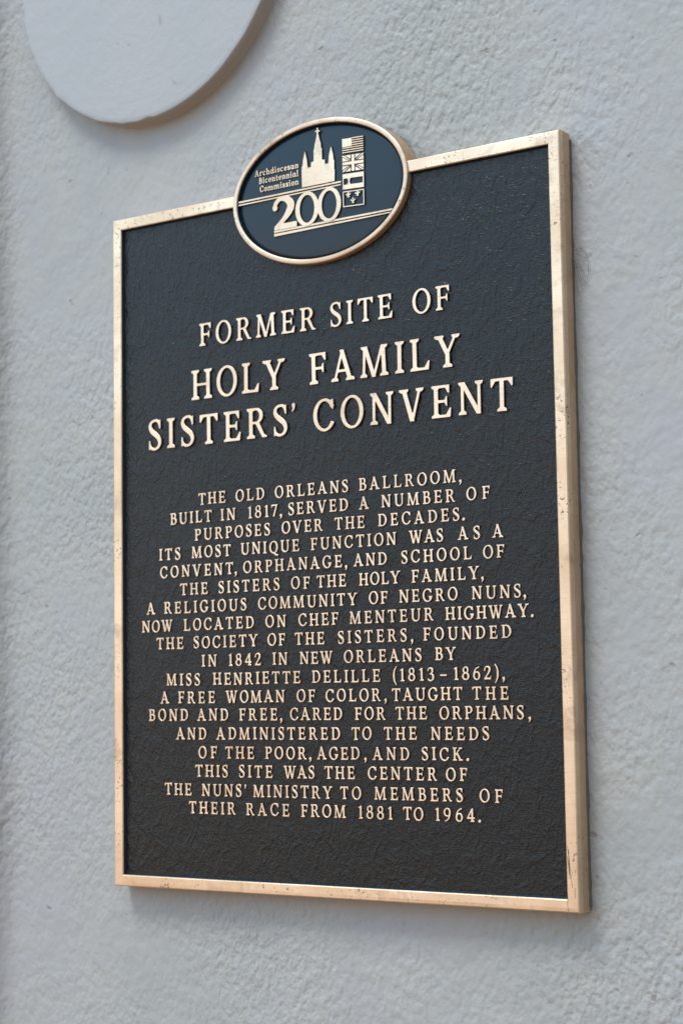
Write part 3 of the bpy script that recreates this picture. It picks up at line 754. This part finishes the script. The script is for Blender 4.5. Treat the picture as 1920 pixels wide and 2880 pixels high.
# small bold lettering, three lines
def small(ch):
    g = Glyph(.2, .1); r = .105; o = lambda cx, cy, rx, ry: g.ring(cx, cy, rx, ry, .19, .13)
    ln = lambda *p: g.path([(x, y, r) for x, y in p])
    bar = lambda x, y0, y1: g.add([(x - .1, y0), (x + .1, y0), (x + .1, y1), (x - .1, y1)])
    sl = lambda x, y, h=.19: g.add([(x - h, y), (x + h, y), (x + h, y + .1), (x - h, y + .1)])
    if ch == 'A': g.diag(.13, 0, .38, 1, .12); g.diag(.66, 0, .40, 1, .21); g.add([(.2, .28), (.6, .28), (.6, .40), (.2, .40)]); sl(.13, 0); sl(.66, 0); g.w = .84
    elif ch == 'B': g.stem(.2, sl=.09); g.bowl(.2, .34, .62, .5, 1, .19, .12); g.bowl(.2, .36, .70, 0, .6, .19, .12); g.w = .70
    elif ch == 'C': g.ring(.40, .5, .40, .52, .21, .13); g.cut([(.45, .36), (1, .2), (1, .75), (.45, .64)]); g.add([(.62, .62), (.74, .62), (.74, 1), (.62, .9)]); g.w = .76
    elif ch in 'ao':
        o(.30, .33, .30, .345); g.w = .60
        if ch == 'a': bar(.56, 0, .62); sl(.6, 0, .14); g.w = .74
    elif ch == 'd': o(.30, .33, .30, .345); bar(.56, 0, 1); sl(.60, 0, .14); sl(.5, .9, .12); g.w = .74
    elif ch in 'ce':
        o(.30, .33, .30, .345); g.cut([(.34, .22), (.9, .12), (.9, .34 if ch == 'e' else .5), (.34, .34 if ch == 'e' else .46)])
        if ch == 'e': g.add([(.1, .30), (.595, .30), (.595, .41), (.1, .41)])
        g.w = .6
    elif ch in 'nmh':
        bar(.16, 0, 1 if ch == 'h' else .66); sl(.16, 0, .16); sl(.11, .9 if ch == 'h' else .57, .11)
        for k in range(2 if ch == 'm' else 1):
            x = .16 + .40 * k; g.path([(x, .46, .06), (x + .14, .59, .075), (x + .32, .57, .085), (x + .40, .42, r), (x + .40, .1, r)]); sl(x + .40, 0, .16)
        g.w = 1.13 if ch == 'm' else .73
    elif ch == 'r': bar(.16, 0, .66); sl(.18, 0, .18); sl(.11, .57, .11); g.path([(.18, .44, .07), (.32, .60, .08), (.44, .56, .115)]); g.w = .55
    elif ch in 'il':
        bar(.2, 0, 1 if ch == 'l' else .66); sl(.2, 0, .18); sl(.13, .9 if ch == 'l' else .57, .12); g.w = .40
        if ch == 'i': g.path([(.2, .86, .125), (.201, .86, .125)])
    elif ch == 't': bar(.2, .06, .88); sl(.22, .56, .21); g.path([(.2, .12, .1), (.26, .05, .09), (.40, .08, .06)]); g.w = .46
    elif ch == 's': g.path([(.42, .52, .08), (.28, .60, .075), (.13, .54, .1), (.16, .40, .1), (.36, .28, .105), (.42, .15, .1), (.26, .06, .075), (.08, .13, .08)]); g.w = .52
    return g
SM = {}
for s_, x0, x1, y, hgt in (('Archdiocesan', -65.8, -19.2, 312.2, 5.5), ('Bicentennial', -61.6, -19.2, 305.1, 5.5), ('Commission', -60.6, -19.2, 297.8, 5.5)):
    gs = []
    for ch in s_:
        if ch not in SM:
            g = small(ch); xs_ = np.arange(-.12, g.w + .2, 1 / 26); ys_ = np.arange(-.12, 1.15, 1 / 26); GX, GY = np.meshgrid(xs_, ys_)
            SM[ch] = (raised([[(x * 5.5, yy * 5.5) for x, yy in l] for l in trace(np.minimum(g.field(GX, GY), 1) - .003, xs_, ys_)], 1.5, .1), g.w)
        gs.append(SM[ch])
    tot = sum(g[1] for g in gs) + .10 * (len(gs) - 1); k = (x1 - x0) / (tot * 5.5)
    B = Build(); x = x0
    for arr, wd in gs:
        B.put(arr, hgt / 5.5, (x, y, EZ), 0, k); x += (wd + .10) * 5.5 * k
    obj('emblem_lettering', B.mesh('emblem_lettering'), [M_RELIEF, M_SMOOTH], emblem)

# ---------------------------------------------------------------- small things at the plaque's edge
def tubes(name, polys, rad, mats, loc):
    V, F = [], []
    for P in polys:
        b = len(V); P = [Vector(p) for p in P]
        for i, p in enumerate(P):
            d = (P[min(i + 1, len(P) - 1)] - P[max(i - 1, 0)]).normalized()
            u = d.orthogonal().normalized(); v = d.cross(u)
            for k in range(4):
                a = k * math.pi / 2; V.append(tuple(p + (u * math.cos(a) + v * math.sin(a)) * rad))
        for i in range(len(P) - 1):
            for k in range(4): F.append((b + i * 4 + k, b + i * 4 + (k + 1) % 4, b + i * 4 + 4 + (k + 1) % 4, b + i * 4 + 4 + k))
    return obj(name, to_mesh(name, V, F), mats, None, loc)
rng = random.Random(11)
# a dusty half-round web where the plaque meets the wall
polys = []
hub = Vector((0, -.0030, .012))
for k in range(10):
    a = math.radians(60 - k * 15 + rng.uniform(-6, 6)); R = .0125 * rng.uniform(.85, 1.06); q0 = rng.uniform(.15, .5)
    e = Vector((R * math.cos(a), -.0012, .019 * math.sin(a) - .003))
    polys.append([hub.lerp(e, q0 + (1 - q0) * t) + Vector((rng.uniform(-.0004, .0004), 0, rng.uniform(-.0005, .0005))) for t in (0, .3, .6, .85, 1)])
polys.append([Vector((.013 * math.cos(a) + rng.uniform(-.0005, .0005), -.0012, .020 * math.sin(a) - .003)) for a in [math.radians(64 - i * 8) for i in range(18)]])
polys.append([(0, -.0032, .024), (.0012, -.0030, .021), (.0016, -.0025, .015), (.0028, -.0018, .013)])
web = tubes('cobweb', polys, .00012, [M_WEB], (HW + .001, 0, ZC + .194))
web['label'] = 'small dusty fan-shaped cobweb against the wall beside the plaque'; web['category'] = 'cobweb'

# dark crust of grime that fills the gap behind the plaque's right side
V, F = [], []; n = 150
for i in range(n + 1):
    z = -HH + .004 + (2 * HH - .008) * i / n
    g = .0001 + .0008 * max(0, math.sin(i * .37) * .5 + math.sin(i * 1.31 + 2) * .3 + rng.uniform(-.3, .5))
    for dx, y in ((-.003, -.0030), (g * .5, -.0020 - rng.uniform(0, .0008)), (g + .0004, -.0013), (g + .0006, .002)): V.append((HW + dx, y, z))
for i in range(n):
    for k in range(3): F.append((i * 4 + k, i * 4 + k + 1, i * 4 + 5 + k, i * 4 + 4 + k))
me = to_mesh('grime_seam', V, F, None, True)
o = obj('grime_seam', me, [M_GRIME], plaque, (0, 0, HH))

# fine dark scratches on the frame near the lower right corner
sc = [[(.2215, -.250), (.2222, -.258), (.2232, -.267)], [(.2218, -.252), (.2229, -.263), (.2237, -.272), (.2249, -.281)], [(.2225, -.253), (.2222, -.262), (.2230, -.274)],
      [(.2255, -.262), (.2251, -.270), (.2262, -.279)], [(.2212, -.258), (.2221, -.266), (.2224, -.271)], [(.2206, -.286), (.2203, -.293), (.2208, -.298)], [(.2270, -.281), (.2268, -.288)]]
so_ = tubes('scratches', [[(x, .00012, z) for x, z in p] for p in sc], .00028, [M_WEB], LOC)
so_.parent = plaque
